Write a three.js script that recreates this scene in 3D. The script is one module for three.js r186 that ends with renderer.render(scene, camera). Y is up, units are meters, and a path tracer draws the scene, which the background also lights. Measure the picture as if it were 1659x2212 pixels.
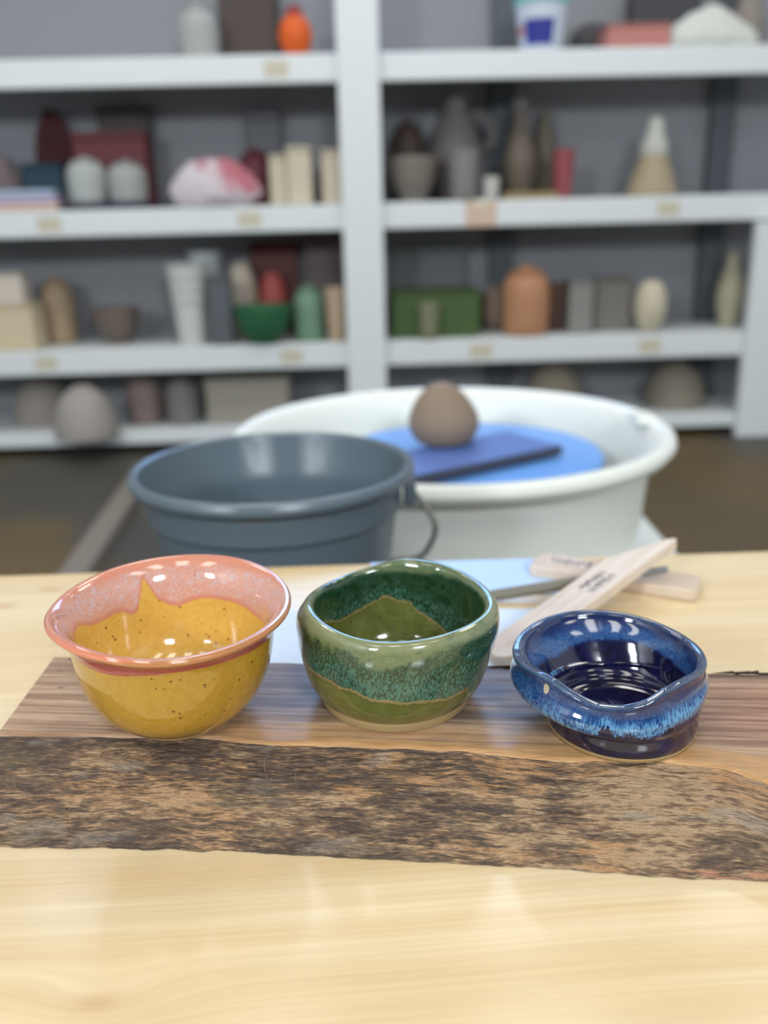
import * as THREE from 'three';
import { RoundedBoxGeometry } from 'three/addons/geometries/RoundedBoxGeometry.js';
import { mergeGeometries, toCreasedNormals } from 'three/addons/utils/BufferGeometryUtils.js';
import { ImprovedNoise } from 'three/addons/math/ImprovedNoise.js';
import { RectAreaLightUniformsLib } from 'three/addons/lights/RectAreaLightUniformsLib.js';

// ------------------------------------------------------------------ camera, sky, lights, exposure
const scene = new THREE.Scene();
const TABLE = 0.74, FOCAL = 1900, PITCH = 18.2 * Math.PI / 180, ROLL = 1.45 * Math.PI / 180;
const camera = new THREE.PerspectiveCamera(2 * Math.atan(1106 / FOCAL) * 180 / Math.PI, 1659 / 2212, 0.02, 60);
camera.position.set(0, TABLE + 0.25, 0);
camera.rotation.order = 'YXZ';
camera.rotation.set(-PITCH, 0, -ROLL);
camera.focus = 0.372;
camera.userData.fStop = 5.3;

scene.background = new THREE.Color(0.42, 0.86, 1.75);           // the blue daylight beyond the high windows
scene.backgroundIntensity = 6.0;

const LAMP_COLOR = new THREE.Color(1.0, 0.96, 0.89);            // ceiling lights: a row of small daylight panels above the shelves, a row of big bright ones behind the camera
const LAMP_X = [-1.75, -0.55, 0.62, 1.8];
const LAMP_ROWS = [{ z: -3.85, w: 0.33, d: 0.42, power: 5.0, color: new THREE.Color(0.94, 0.98, 1.06), at: 'above the shelves' }, { z: -2.4, w: 0.5, d: 1.0, power: 10, color: LAMP_COLOR, at: 'over the pottery wheel' }, { z: 1.15, w: 0.5, d: 1.0, power: 7, color: LAMP_COLOR, at: 'behind the camera' }];
const DAY_COLOR = new THREE.Color(0.93, 1.0, 1.05), DAY_POWER = 62;   // two frosted windows in the wall behind the camera

const renderer = new THREE.WebGLRenderer({ antialias: true });
renderer.setSize(1659, 2212);
renderer.toneMapping = THREE.LinearToneMapping;
renderer.toneMappingExposure = 0.9;
renderer.shadowMap.enabled = true;
RectAreaLightUniformsLib.init();

// ------------------------------------------------------------------ helpers
const noiseGen = new ImprovedNoise();
const noise = (x, y, z) => noiseGen.noise(x + 31.7, y + 17.3, z + 57.1);
function fbm(x, y, z, n = 4) { let s = 0, a = 0.5; for (let i = 0; i < n; i++) { s += a * noise(x, y, z); x = x * 2.03 + 5.1; y = y * 2.03 + 1.7; z = z * 2.03 + 9.2; a *= 0.5; } return s; }
let seed = 7;
const rnd = () => { seed = (seed * 1664525 + 1013904223) >>> 0; return seed / 4294967296; };
const clamp = (x, a = 0, b = 1) => Math.min(b, Math.max(a, x)), lerp = (a, b, t) => a + (b - a) * t;
const smooth = (a, b, x) => { const t = clamp((x - a) / (b - a)); return t * t * (3 - 2 * t); };
const mix3 = (a, b, t) => [a[0] + (b[0] - a[0]) * t, a[1] + (b[1] - a[1]) * t, a[2] + (b[2] - a[2]) * t];
const rgb = (r, g, b) => new THREE.Color().setRGB(r / 255, g / 255, b / 255, THREE.SRGBColorSpace);
function texture(w, h, f, srgb = true) {                        // f(u, v) -> [r, g, b] 0..255, v upwards
  const d = new Uint8Array(w * h * 4);
  for (let j = 0; j < h; j++) for (let i = 0; i < w; i++) {
    const c = f((i + 0.5) / w, (j + 0.5) / h, i, j), k = (j * w + i) * 4;
    d[k] = clamp(c[0], 0, 255); d[k + 1] = clamp(c[1], 0, 255); d[k + 2] = clamp(c[2], 0, 255); d[k + 3] = 255;
  }
  const t = new THREE.DataTexture(d, w, h);
  t.magFilter = THREE.LinearFilter; t.minFilter = THREE.LinearFilter; t.wrapS = t.wrapT = THREE.RepeatWrapping;
  if (srgb) t.colorSpace = THREE.SRGBColorSpace;
  t.needsUpdate = true;
  return t;
}
const mat = (r, g, b, rough = 0.6, more = {}) => new THREE.MeshStandardMaterial({ color: rgb(r, g, b), roughness: rough, ...more });
const used = {};
const numbered = (n) => { used[n] = (used[n] ?? -1) + 1; return used[n] ? `${n}_${String(used[n]).padStart(3, '0')}` : n; };
function shade(o) { o.castShadow = o.receiveShadow = true; return o; }
function tag(o, label, category, group, kind) {
  if (label) o.userData.label = label;
  if (category) o.userData.category = category;
  if (group) o.userData.group = group;
  if (kind) o.userData.kind = kind;
  return o;
}
function thing(name, label, category, p = [0, 0, 0], turn = 0, group) {
  const o = new THREE.Group(); o.name = numbered(name); o.position.set(...p); o.rotation.y = turn; scene.add(o);
  return tag(o, label, category, group);
}
function part(name, geometry, material, parent, p) {
  const m = shade(new THREE.Mesh(geometry, material)); m.name = name; if (p) m.position.set(...p); parent.add(m); return m;
}
function struct(name, geometry, material, p = [0, 0, 0]) { const m = part(name, geometry, material, scene, p); m.userData.kind = 'structure'; return m; }
const box = (w, h, d, r = 0.002, seg = 2) => new RoundedBoxGeometry(w, h, d, seg, Math.min(r, w / 2.01, h / 2.01, d / 2.01));
const boxAt = (w, h, d, x, y, z, r) => box(w, h, d, r).translate(x, y, z);
const lathe = (pts, n = 48) => new THREE.LatheGeometry(pts.map(([x, y]) => new THREE.Vector2(x, y)), n);
// a smooth closed-in profile from few control points
function smoothLathe(pts, n = 48, k = 40) {
  const c = new THREE.CatmullRomCurve3(pts.map(([x, y]) => new THREE.Vector3(x, y, 0)), false, 'centripetal');
  const y0 = Math.min(...pts.map((p) => p[1])), y1 = Math.max(...pts.map((p) => p[1]));
  return lathe(c.getPoints(k).map((p) => [Math.max(0, p.x), clamp(p.y, y0, y1)]), n);
}
// where the photograph's pixel (x, y) lies on the upright plane at z, or on the level plane at height h
const AX = (() => {
  const f = new THREE.Vector3(0, -Math.sin(PITCH), -Math.cos(PITCH)), u0 = new THREE.Vector3(0, Math.cos(PITCH), -Math.sin(PITCH)), r0 = new THREE.Vector3(1, 0, 0);
  return { f, r: r0.clone().multiplyScalar(Math.cos(ROLL)).addScaledVector(u0, -Math.sin(ROLL)), u: u0.clone().multiplyScalar(Math.cos(ROLL)).addScaledVector(r0, Math.sin(ROLL)) };
})();
const ray = (x, y) => AX.f.clone().addScaledVector(AX.r, (x - 829.5) / FOCAL).addScaledVector(AX.u, -(y - 1106) / FOCAL);
const onZ = (x, y, z) => { const d = ray(x, y); return camera.position.clone().addScaledVector(d, z / d.z); };
const onY = (x, y, h) => { const d = ray(x, y); return camera.position.clone().addScaledVector(d, (h - camera.position.y) / d.y); };

// ------------------------------------------------------------------ the room
const ROOM = { x0: -3.6, x1: 3.6, z0: -4.75, z1: 3.0, h: 4.0 };
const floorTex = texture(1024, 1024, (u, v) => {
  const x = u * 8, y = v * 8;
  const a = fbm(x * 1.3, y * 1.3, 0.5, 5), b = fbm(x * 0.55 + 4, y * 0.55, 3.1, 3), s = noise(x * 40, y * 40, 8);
  const shadeBlotch = smooth(0.0, 0.16, b + 0.25 * a);  // dark blotches: shadow on the floor, painted into its colour
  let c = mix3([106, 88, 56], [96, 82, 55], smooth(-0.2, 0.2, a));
  c = mix3(c, [74, 74, 74], shadeBlotch * 0.8);
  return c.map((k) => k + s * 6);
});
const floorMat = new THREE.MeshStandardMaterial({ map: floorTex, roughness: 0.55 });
{
  const g = new THREE.BoxGeometry(ROOM.x1 - ROOM.x0 + 0.4, 0.1, ROOM.z1 - ROOM.z0 + 0.4);
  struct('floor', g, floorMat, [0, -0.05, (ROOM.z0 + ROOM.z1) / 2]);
  struct('ceiling', g.clone(), mat(120, 122, 124, 0.9), [0, ROOM.h + 0.05, (ROOM.z0 + ROOM.z1) / 2]);
  const wm = mat(222, 224, 226, 0.85), wl = ROOM.z1 - ROOM.z0;
  struct('wall_left', new THREE.BoxGeometry(0.2, ROOM.h, wl + 0.4), wm, [ROOM.x0 - 0.1, ROOM.h / 2, (ROOM.z0 + ROOM.z1) / 2]);
  struct('wall_right', new THREE.BoxGeometry(0.2, ROOM.h, wl + 0.4), wm, [ROOM.x1 + 0.1, ROOM.h / 2, (ROOM.z0 + ROOM.z1) / 2]);
  struct('wall_front', new THREE.BoxGeometry(ROOM.x1 - ROOM.x0, ROOM.h, 0.2), mat(112, 114, 118, 0.85), [0, ROOM.h / 2, ROOM.z1 + 0.1]);
  const frosted = new THREE.MeshStandardMaterial({ color: 0x333333, emissive: DAY_COLOR, emissiveIntensity: 1.2, roughness: 0.5 }), fw = mat(228, 230, 230, 0.5);
  [-2.7, 1.25].forEach((x, i) => {
    const o = new THREE.Group(); o.name = `window_${i + 2}`; o.userData.kind = 'structure'; o.position.set(x, 2.75, ROOM.z1 - 0.03); scene.add(o);
    part('window_frame', mergeGeometries([boxAt(0.92, 0.06, 0.06, 0, 0.38, 0), boxAt(0.92, 0.06, 0.06, 0, -0.38, 0), boxAt(0.06, 0.7, 0.06, -0.43, 0, 0), boxAt(0.06, 0.7, 0.06, 0.43, 0, 0)]), fw, o);
    part('pane', new THREE.BoxGeometry(0.8, 0.7, 0.02), frosted, o);
    const l = new THREE.RectAreaLight(DAY_COLOR, DAY_POWER, 0.8, 0.7); l.name = 'window_daylight'; l.position.set(0, 0, -0.016); o.add(l);
  });
  // back wall with one high window
  const W = ROOM.x1 - ROOM.x0, y0 = 2.6, y1 = 3.94, wb = [];
  wb.push(new THREE.BoxGeometry(W, y0, 0.2).translate(0, y0 / 2, 0), new THREE.BoxGeometry(W, ROOM.h - y1, 0.2).translate(0, (ROOM.h + y1) / 2, 0));
  const wx0 = -0.78, wx1 = 0.92;
  wb.push(new THREE.BoxGeometry(wx0 + W / 2, y1 - y0, 0.2).translate((wx0 - W / 2) / 2, (y0 + y1) / 2, 0), new THREE.BoxGeometry(W / 2 - wx1, y1 - y0, 0.2).translate((wx1 + W / 2) / 2, (y0 + y1) / 2, 0));
  struct('wall_back', mergeGeometries(wb), wm, [0, 0, ROOM.z0 - 0.1]);
  const frameMat = mat(230, 232, 232, 0.5), glass = new THREE.MeshPhysicalMaterial({ color: 0xffffff, transmission: 1, roughness: 0, thickness: 0 });
  const w = wx1 - wx0, h = y1 - y0, o = new THREE.Group(); o.name = 'window_1'; o.userData.kind = 'structure'; o.position.set((wx0 + wx1) / 2, y0, ROOM.z0 - 0.1); scene.add(o);
  part('window_frame', mergeGeometries([boxAt(w, 0.05, 0.08, 0, 0.025, 0), boxAt(w, 0.05, 0.08, 0, h - 0.025, 0), boxAt(0.05, h - 0.1, 0.08, -w / 2 + 0.025, h / 2, 0), boxAt(0.05, h - 0.1, 0.08, w / 2 - 0.025, h / 2, 0), boxAt(0.04, h - 0.1, 0.06, 0, h / 2, 0)]), frameMat, o);
  for (const q of [-1, 1]) part('pane', new THREE.BoxGeometry(w / 2 - 0.07, h - 0.1, 0.004), glass, o, [q * (w / 4 - 0.0075), h / 2, 0]);
}
// ceiling lights: a white tray with a glowing diffuser, and an area light of the same size below it
{
  const tray = mat(235, 236, 236, 0.5), col = ['far left', 'inner left', 'inner right', 'far right'];
  for (const r of LAMP_ROWS) {
    const glow = new THREE.MeshStandardMaterial({ color: 0x222222, emissive: r.color, emissiveIntensity: 1.5, roughness: 0.6 });
    LAMP_X.forEach((x, i) => {
      const o = thing('ceiling_light', `white panel ceiling light, ${col[i]} of the row ${r.at}`, 'lamp', [x, ROOM.h, r.z], 0, `ceiling lights ${r.at}`);
      part('tray', boxAt(r.w + 0.06, 0.07, r.d + 0.06, 0, -0.036, 0, 0.008), tray, o);
      part('diffuser', boxAt(r.w, 0.012, r.d, 0, -0.077, 0, 0.003), glow, o);
      const l = new THREE.RectAreaLight(r.color, r.power, r.w, r.d);
      l.name = 'ceiling_light_glow'; l.position.set(0, -0.088, 0); l.rotation.x = -Math.PI / 2; o.add(l);
    });
  }
}

// ------------------------------------------------------------------ the table
const EDGE = (x) => -0.632 - 0.018 * x;                         // its far edge
const tableTex = texture(2048, 1536, (u, v) => {
  const x = (u - 0.5) * 1.5, z = -v * 1.0;                      // metres; v 0 at z = +0.35
  const knot = (kx, kz, r) => Math.exp(-((x - kx) ** 2 / (r * r * 4) + (z - kz) ** 2 / (r * r)));
  const k1 = knot(-0.102, -0.5334, 0.004), k2 = knot(-0.2455, -0.8983, 0.005), k3 = knot(-0.2702, -0.8694, 0.005);
  const w = z + 0.02 * fbm(x * 1.6, z * 3, 2, 3) + 0.05 * x - 0.012 * knot(-0.102, -0.5334, 0.014);
  const broad = fbm(x * 1.1, w * 16, 1.3, 3), band = fbm(x * 2.2, w * 75, 4.2, 3), fine = fbm(x * 9, w * 520, 7.7, 2);
  const line = Math.pow(clamp(1 - Math.abs(fbm(x * 0.9, w * 26, 9.1, 2)) * 9), 3);
  let c = mix3([240, 219, 180], [231, 205, 160], smooth(-0.25, 0.3, broad + 0.55 * band));
  c = mix3(c, [220, 184, 130], line * 0.35);
  c = mix3(c, [190, 140, 92], clamp(k1 * 0.3 + (k2 + k3) * 0.4));
  return c.map((q) => q + fine * 16);
});
{
  const t = thing('work_table', 'pale maple-topped work table under the board and papers', 'table', [0, 0, 0]);
  const m = new THREE.MeshPhysicalMaterial({ map: tableTex, roughness: 0.16, ior: 1.5 });
  const shp = new THREE.Shape([[-0.75, EDGE(-0.75)], [0.75, EDGE(0.75)], [0.75, 0.3], [-0.75, 0.3]].map(([x, z]) => new THREE.Vector2(x, -z)));
  const g = new THREE.ExtrudeGeometry(shp, { depth: 0.026, bevelEnabled: true, bevelThickness: 0.002, bevelSize: 0.002, bevelSegments: 3 });
  const p = g.attributes.position, uv = g.attributes.uv;
  for (let i = 0; i < p.count; i++) uv.setXY(i, p.getX(i) / 1.5 + 0.5, (p.getY(i) + 0.3));
  g.rotateX(-Math.PI / 2);
  part('tabletop', g, m, t, [0, TABLE - 0.028, 0]);
  const lm = mat(60, 60, 62, 0.5);
  part('apron', mergeGeometries([boxAt(1.3, 0.08, 0.02, 0, 0.672, -0.56), boxAt(1.3, 0.08, 0.02, 0, 0.672, 0.22), boxAt(0.02, 0.08, 0.76, -0.65, 0.672, -0.17), boxAt(0.02, 0.08, 0.76, 0.65, 0.672, -0.17)]), lm, t);
  for (const [x, z] of [[-0.65, -0.56], [0.65, -0.56], [-0.65, 0.22], [0.65, 0.22]]) part('leg', boxAt(0.05, 0.712, 0.05, x, 0.356, z), lm, t);
}

// ------------------------------------------------------------------ the live-edge board
const BT = 0.77;
const interp = (pts, x) => { let i = 0; while (i < pts.length - 2 && x > pts[i + 1][0]) i++; const [a, b] = [pts[i], pts[i + 1]]; const t = (x - a[0]) / (b[0] - a[0]); return a[1] + (b[1] - a[1]) * t; };
const boardBack = (x) => -0.4319 + 0.1035 * (x + 0.1808) + 0.0009 * noise(x * 40, 3, 1) + 0.0006 * noise(x * 170, 3, 1);
const boardTop = (x) => interp([[-0.2, -0.3568], [-0.18, -0.3555], [-0.0868, -0.3493], [-0.0543, -0.3423], [-0.0025, -0.3374], [0.0319, -0.333], [0.0708, -0.3243], [0.1099, -0.3226], [0.1392, -0.3162], [0.1534, -0.3044], [0.24, -0.292]], x) + 0.0016 * fbm(x * 70, 7, 2, 4);
const boardFoot = (x) => interp([[-0.2, -0.3152], [-0.1517, -0.3131], [-0.0718, -0.3078], [-0.0035, -0.3002], [0.0601, -0.2924], [0.1192, -0.2845], [0.1473, -0.282], [0.24, -0.272]], x) + 0.0022 * fbm(x * 90, 11, 5, 4);
const barkColor = (x, v) => {                                   // v: 0 at the table, 1 at the top edge
  const y = v * 0.05;
  const wy = y + 0.0012 * fbm(x * 40, y * 60, 31, 2);
  const st = fbm(x * 70, wy * 520, 2.2, 4), st2 = fbm(x * 240, wy * 1300, 6.2, 3), patch = fbm(x * 42, wy * 110, 4.4, 4), big = fbm(x * 11, wy * 20, 8.4, 3), fine = fbm(x * 900, y * 3000, 1.1, 2);
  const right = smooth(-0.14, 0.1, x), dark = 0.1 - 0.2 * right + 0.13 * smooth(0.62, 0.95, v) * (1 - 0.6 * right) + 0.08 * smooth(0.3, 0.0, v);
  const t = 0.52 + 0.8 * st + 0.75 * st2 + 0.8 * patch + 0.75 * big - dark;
  let c = mix3([74, 59, 49], [114, 90, 67], smooth(0.08, 0.45, t));
  c = mix3(c, [164, 137, 105], smooth(0.42, 0.85, t));
  const orange = smooth(0.08, 0.3, fbm(x * 17 + 3, wy * 44, 12.4, 3) + 0.3 * st + 0.1 * right) * smooth(0.25, 0.6, t);
  c = mix3(c, [172, 124, 80], orange * lerp(0.3, 0.7, right));
  const moss = smooth(0.08, 0.3, fbm(x * 22, wy * 55, 19, 3)) * (1 - right);
  c = mix3(c, [92, 82, 60], moss * 0.5);
  const black = smooth(0.2, 0.36, fbm(x * 38, wy * 120, 25.5, 4) + 0.25 * st2);
  c = mix3(c, [58, 46, 40], black * 0.55);
  const ash = smooth(0.18, 0.36, fbm(x * 30, wy * 90, 44.5, 3));
  c = mix3(c, [140, 132, 124], ash * 0.45);
  if (v < 0.25 && x > 0.09) { const p = smooth(0.12, 0.02, v) * smooth(0.09, 0.13, x) * smooth(-0.1, 0.15, st); c = mix3(c, [176, 112, 88], p * 0.7); }
  return c.map((q) => q * (1 + 0.28 * fine + 0.22 * st2));
};
const topColor = (x, z) => {
  const s = 0.06 * x, w = z - 0.1035 * x;
  const st = fbm(x * 12, w * 420, 2.2, 4), br = fbm(x * 7, w * 60, 5.1, 3), fine = fbm(x * 60, w * 1800, 9.1, 2), f = (z - boardBack(x)) / (boardTop(x) - boardBack(x));
  let c = mix3([150, 118, 92], [198, 167, 137], smooth(-0.34, 0.36, st * 0.9 + br * 0.6));
  const grey = Math.exp(-(((x - 0.0) / 0.095) ** 2)) * smooth(0.95, 0.45, f + 0.5 * br);
  c = mix3(c, mix3([84, 78, 78], [128, 114, 108], smooth(-0.25, 0.3, st)), clamp(grey * 0.85));
  const red = smooth(0.11, 0.17, x + 0.12 * br) * smooth(0.0, 0.3, f) * smooth(0.95, 0.5, f);
  c = mix3(c, mix3([116, 70, 56], [160, 108, 90], smooth(-0.2, 0.3, st)), red * 0.45);
  const honey = smooth(0.78, 0.95, f + 0.3 * br) * smooth(-0.12, -0.02, x);
  c = mix3(c, [197, 150, 98], honey * 0.75);
  c = mix3(c, [70, 50, 42], smooth(0.10, 0.0, f) * smooth(0.02, 0.06, x) * 0.8);
  const spot = (kx, kz, a, b) => { const q = ((x - kx) / a) ** 2 + ((z - kz) / b) ** 2; return Math.exp(-q * q); };
  c = mix3(c, [58, 34, 34], clamp(spot(-0.166, -0.397, 0.0018, 0.0006) + spot(-0.171, -0.4285, 0.002, 0.001) + spot(-0.1735, -0.416, 0.0006, 0.0006)));
  return c.map((q) => q * (1 + 0.2 * fine + 0.14 * fbm(x * 90, w * 1300, 3.7, 2)));
};
{
  const t = thing('wood_board', 'thick live-edge wood board with a dark bark side carrying the three bowls', 'board', [0, 0, 0]);
  const X0 = -0.1812, X1 = 0.235, N = 520;
  const ridge = (x, v) => 0.0016 * fbm(x * 45, v * 9, 3.3, 4) + 0.0009 * fbm(x * 160, v * 34, 8.3, 3);
  // each face its own grid: corners fa(x), fb(x) as [y, z]
  const grid = (rows, f, ci = N) => {
    const pos = [], uv = [], idx = [];
    for (let i = 0; i <= ci; i++) for (let j = 0; j <= rows; j++) { const q = f(i / ci, j / rows); pos.push(...q.slice(0, 3)); uv.push(q[3], q[4]); }
    for (let i = 0; i < ci; i++) for (let j = 0; j < rows; j++) { const a = i * (rows + 1) + j, b = a + rows + 1; idx.push(a, b, a + 1, b, b + 1, a + 1); }
    const g = new THREE.BufferGeometry(); g.setAttribute('position', new THREE.Float32BufferAttribute(pos, 3)); g.setAttribute('uv', new THREE.Float32BufferAttribute(uv, 2)); g.setIndex(idx); g.computeVertexNormals(); return g;
  };
  const px = (s) => lerp(X0, X1, s);
  const topTex = texture(2048, 640, (u, v) => topColor(px(u), lerp(boardBack(px(u)), boardTop(px(u)), v)));
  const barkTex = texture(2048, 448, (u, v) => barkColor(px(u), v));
  const bump = texture(2048, 448, (u, v) => { const x = px(u), y = v * 0.05, q = 128 + 150 * (fbm(x * 70, y * 600, 2.2, 4) + 0.5 * fbm(x * 300, y * 1600, 6.6, 2)); return [q, q, q]; }, false);
  const topMat = new THREE.MeshPhysicalMaterial({ map: topTex, roughness: 0.36, ior: 1.45 });
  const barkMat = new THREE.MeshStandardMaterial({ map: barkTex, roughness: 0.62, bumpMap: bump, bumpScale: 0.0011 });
  const endMat = new THREE.MeshStandardMaterial({ color: rgb(96, 66, 46), roughness: 0.7 });
  const top = (x) => [BT, boardTop(x)], yTop = (x, z) => BT + 0.00035 * noise(x * 20, z * 200, 5);
  const edgeDrop = (f) => 0.0012 * smooth(0.985, 1, f) + 0.001 * smooth(0.012, 0, f);
  const gTop = grid(60, (s, r) => { const x = px(s), f = r, z = lerp(boardBack(x), boardTop(x), f); return [x, yTop(x, z) - edgeDrop(f), z, s, f]; });
  part('top_face', gTop, topMat, t);
  const gBark = grid(44, (s, r) => {
    const x = px(s), v = 1 - r, zt = boardTop(x), zf = boardFoot(x), e = Math.sin(Math.PI * v), d = ridge(x, v) * smooth(0, 0.12, v) * smooth(1, 0.9, v);
    return [x, lerp(TABLE + 0.0004, yTop(x, zt) - 0.0012, v) + 0.0022 * e + d * 0.6, lerp(zf, zt, v) + 0.0025 * e + d, s, v];
  });
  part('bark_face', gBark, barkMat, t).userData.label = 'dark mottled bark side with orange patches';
  const gBack = grid(6, (s, r) => { const x = px(s), z = boardBack(x); return [x, lerp(TABLE + 0.0004, BT - 0.001, r), z, s, r]; });
  const gBottom = grid(4, (s, r) => { const x = px(s); return [x, TABLE + 0.0004, lerp(boardFoot(x), boardBack(x), r), s, r]; });
  const end = (x, flip) => {
    const sh = new THREE.Shape([[boardBack(x), TABLE + 0.0004], [boardFoot(x), TABLE + 0.0004], [boardTop(x), BT - 0.001], [boardBack(x), BT - 0.001]].map(([z, y]) => new THREE.Vector2(z, y)));
    const g = new THREE.ShapeGeometry(sh); const p = g.attributes.position; for (let i = 0; i < p.count; i++) p.setXYZ(i, x, p.getY(i), p.getX(i));
    g.computeVertexNormals(); return g;
  };
  part('sawn_back', mergeGeometries([gBack, gBottom]), endMat, t);
  for (const x of [X0, X1]) part('end_grain', end(x), endMat, t);
  // splinters along the far edge and loose fibres
  const spl = [];
  for (const [x, l, a, w] of [[0.172, 0.02, 0.05, 0.0009], [0.179, 0.014, 0.16, 0.0007], [0.185, 0.02, -0.02, 0.001], [0.055, 0.03, 0.02, 0.0012], [0.168, 0.012, 0.1, 0.0006], [0.062, 0.022, -0.02, 0.001], [0.076, 0.02, 0.03, 0.0008]])
    spl.push(new THREE.ConeGeometry(w, l, 5).rotateZ(Math.PI / 2 + a).rotateY(-0.1).translate(x, BT + 0.0004, boardBack(x) + 0.0008));
  for (const g of spl) part('splinter', g, mat(58, 42, 36, 0.8), t);
  for (const [x, h, lean] of [[0.153, 0.006, -0.35], [0.137, 0.004, 0.7]]) {
    const c = new THREE.CatmullRomCurve3([new THREE.Vector3(x, BT - 0.0005, boardBack(x)), new THREE.Vector3(x + lean * h * 0.3, BT + h * 0.6, boardBack(x)), new THREE.Vector3(x + lean * h, BT + h, boardBack(x) + 0.001)]);
    part('fibre', new THREE.TubeGeometry(c, 8, 0.00016, 4), mat(74, 58, 50, 0.8), t);
  }
  // pale torn fibres that lie on the bark
  const fib = mat(146, 122, 94, 0.8);
  for (const [x0, v0, x1, v1] of [[-0.055, 0.85, -0.0535, 0.66], [-0.041, 0.75, -0.0405, 0.6], [-0.0635, 0.52, -0.0575, 0.36], [-0.139, 0.35, -0.1385, 0.1], [-0.167, 0.65, -0.1655, 0.5], [-0.0475, 0.1, -0.043, 0.02], [0.0945, 0.28, 0.093, 0.12]]) {
    const P = (x, v, l) => new THREE.Vector3(x, lerp(TABLE, BT, v) + 0.0026 + l, lerp(boardFoot(x), boardTop(x), v) + 0.003 + l);
    const c = new THREE.CatmullRomCurve3([P(x0, v0, -0.0006), P(lerp(x0, x1, 0.4) - 0.0006, lerp(v0, v1, 0.45), 0.0004), P(x1, v1, -0.0006)]);
    part('torn_fibre', new THREE.TubeGeometry(c, 10, 0.0001, 5), fib, t);
  }
}

// ------------------------------------------------------------------ the three bowls
const four = (co, th) => { let y = co[0]; for (let k = 1; 2 * k < co.length; k++) y += co[2 * k - 1] * Math.cos(k * th) + co[2 * k] * Math.sin(k * th); return y / 1000; };
const TAU = Math.PI * 2;
// periodic table of [degrees, value]
function periodic(tab) { const t = [...tab].sort((a, b) => a[0] - b[0]); t.unshift([t[t.length - 1][0] - 360, t[t.length - 1][1]]); t.push([t[1][0] + 360, t[1][1]]); return (deg) => interp(t, ((deg % 360) + 360) % 360); }
// A hand-made bowl: profile(th) gives outer and inner control points [r, h] in metres; the two runs are resampled and joined over the lip.
function bowlMesh(profile, color, material, size, NT = 300, NO = 90, NI = 100) {
  const rows = NO + NI + 1, P = new Float32Array((NT + 1) * rows * 3);
  for (let i = 0; i <= NT; i++) {
    const th = (i % NT) / NT * TAU, { outer, inner } = profile(th), n1 = outer.length;
    const run = (pts, n) => new THREE.CatmullRomCurve3(pts.map(([r, h]) => new THREE.Vector3(r, h, 0)), false, 'centripetal').getPoints(n);
    const a = run(outer, NO), b = run([outer[n1 - 1], ...inner], NI), all = [...a, ...b.slice(1)];
    for (let j = 0; j < rows; j++) { const q = all[j], r = Math.max(q.x, j === rows - 1 ? 0 : 0.0001), k = (i * rows + j) * 3; P[k] = r * Math.cos(th); P[k + 1] = q.y; P[k + 2] = r * Math.sin(th); }
  }
  const N = new Float32Array(P.length), uv = new Float32Array((NT + 1) * rows * 2), v = new THREE.Vector3(), e1 = new THREE.Vector3(), e2 = new THREE.Vector3();
  const at = (i, j, o) => o.fromArray(P, (((i + NT) % NT) * rows + clamp(j, 0, rows - 1)) * 3), q = new THREE.Vector3();
  for (let i = 0; i <= NT; i++) for (let j = 0; j < rows; j++) {
    at(i + 1, j, e1).sub(at(i - 1 + NT, j, q)); at(i, j + 1, e2).sub(at(i, j - 1, q));
    v.crossVectors(e2, e1).normalize(); if (!(v.lengthSq() > 0.5) || j === rows - 1) v.set(0, 1, 0);
    v.toArray(N, (i * rows + j) * 3); uv[(i * rows + j) * 2] = i / NT; uv[(i * rows + j) * 2 + 1] = j / (rows - 1);
  }
  const idx = [];
  for (let i = 0; i < NT; i++) for (let j = 0; j < rows - 1; j++) { const a = i * rows + j, b = a + rows; idx.push(a, a + 1, b, b, a + 1, b + 1); }
  const g = new THREE.BufferGeometry(); g.setAttribute('position', new THREE.BufferAttribute(P, 3)); g.setAttribute('normal', new THREE.BufferAttribute(N, 3)); g.setAttribute('uv', new THREE.BufferAttribute(uv, 2)); g.setIndex(idx);
  const [tw, thh] = size, lip = NO / (rows - 1);
  material.map = texture(tw, thh, (u, w) => {
    const fi = u * NT, fj = w * (rows - 1), i = Math.floor(fi), j = Math.min(Math.floor(fj), rows - 2), s = fi - i, t = fj - j;
    const k = (a, b, c) => P[((a % NT) * rows + b) * 3 + c], L = (c) => lerp(lerp(k(i, j, c), k(i + 1, j, c), s), lerp(k(i, j + 1, c), k(i + 1, j + 1, c), s), t);
    return color(u * 360, w < lip, L(0) * 1000, L(1) * 1000, L(2) * 1000, w < lip ? w / lip : (w - lip) / (1 - lip));
  });
  return g;
}
const glazeBump = texture(512, 512, (u, v) => { const q = 128 + 120 * fbm(u * 14, v * 14, 3.3, 3); return [q, q, q]; }, false);
const glaze = (rough, bump) => { const m = new THREE.MeshPhysicalMaterial({ roughness: rough, ior: 1.52, clearcoat: 0.6, clearcoatRoughness: 0.03 }); if (bump) { m.bumpMap = glazeBump; m.bumpScale = bump; } return m; };
const footRing = (r, h, w = 0.004) => smoothLathe([[r - w, 0], [r - 0.0008, 0], [r, h * 0.4], [r + 0.0002, h], [r - w, h]], 72, 30);

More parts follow.
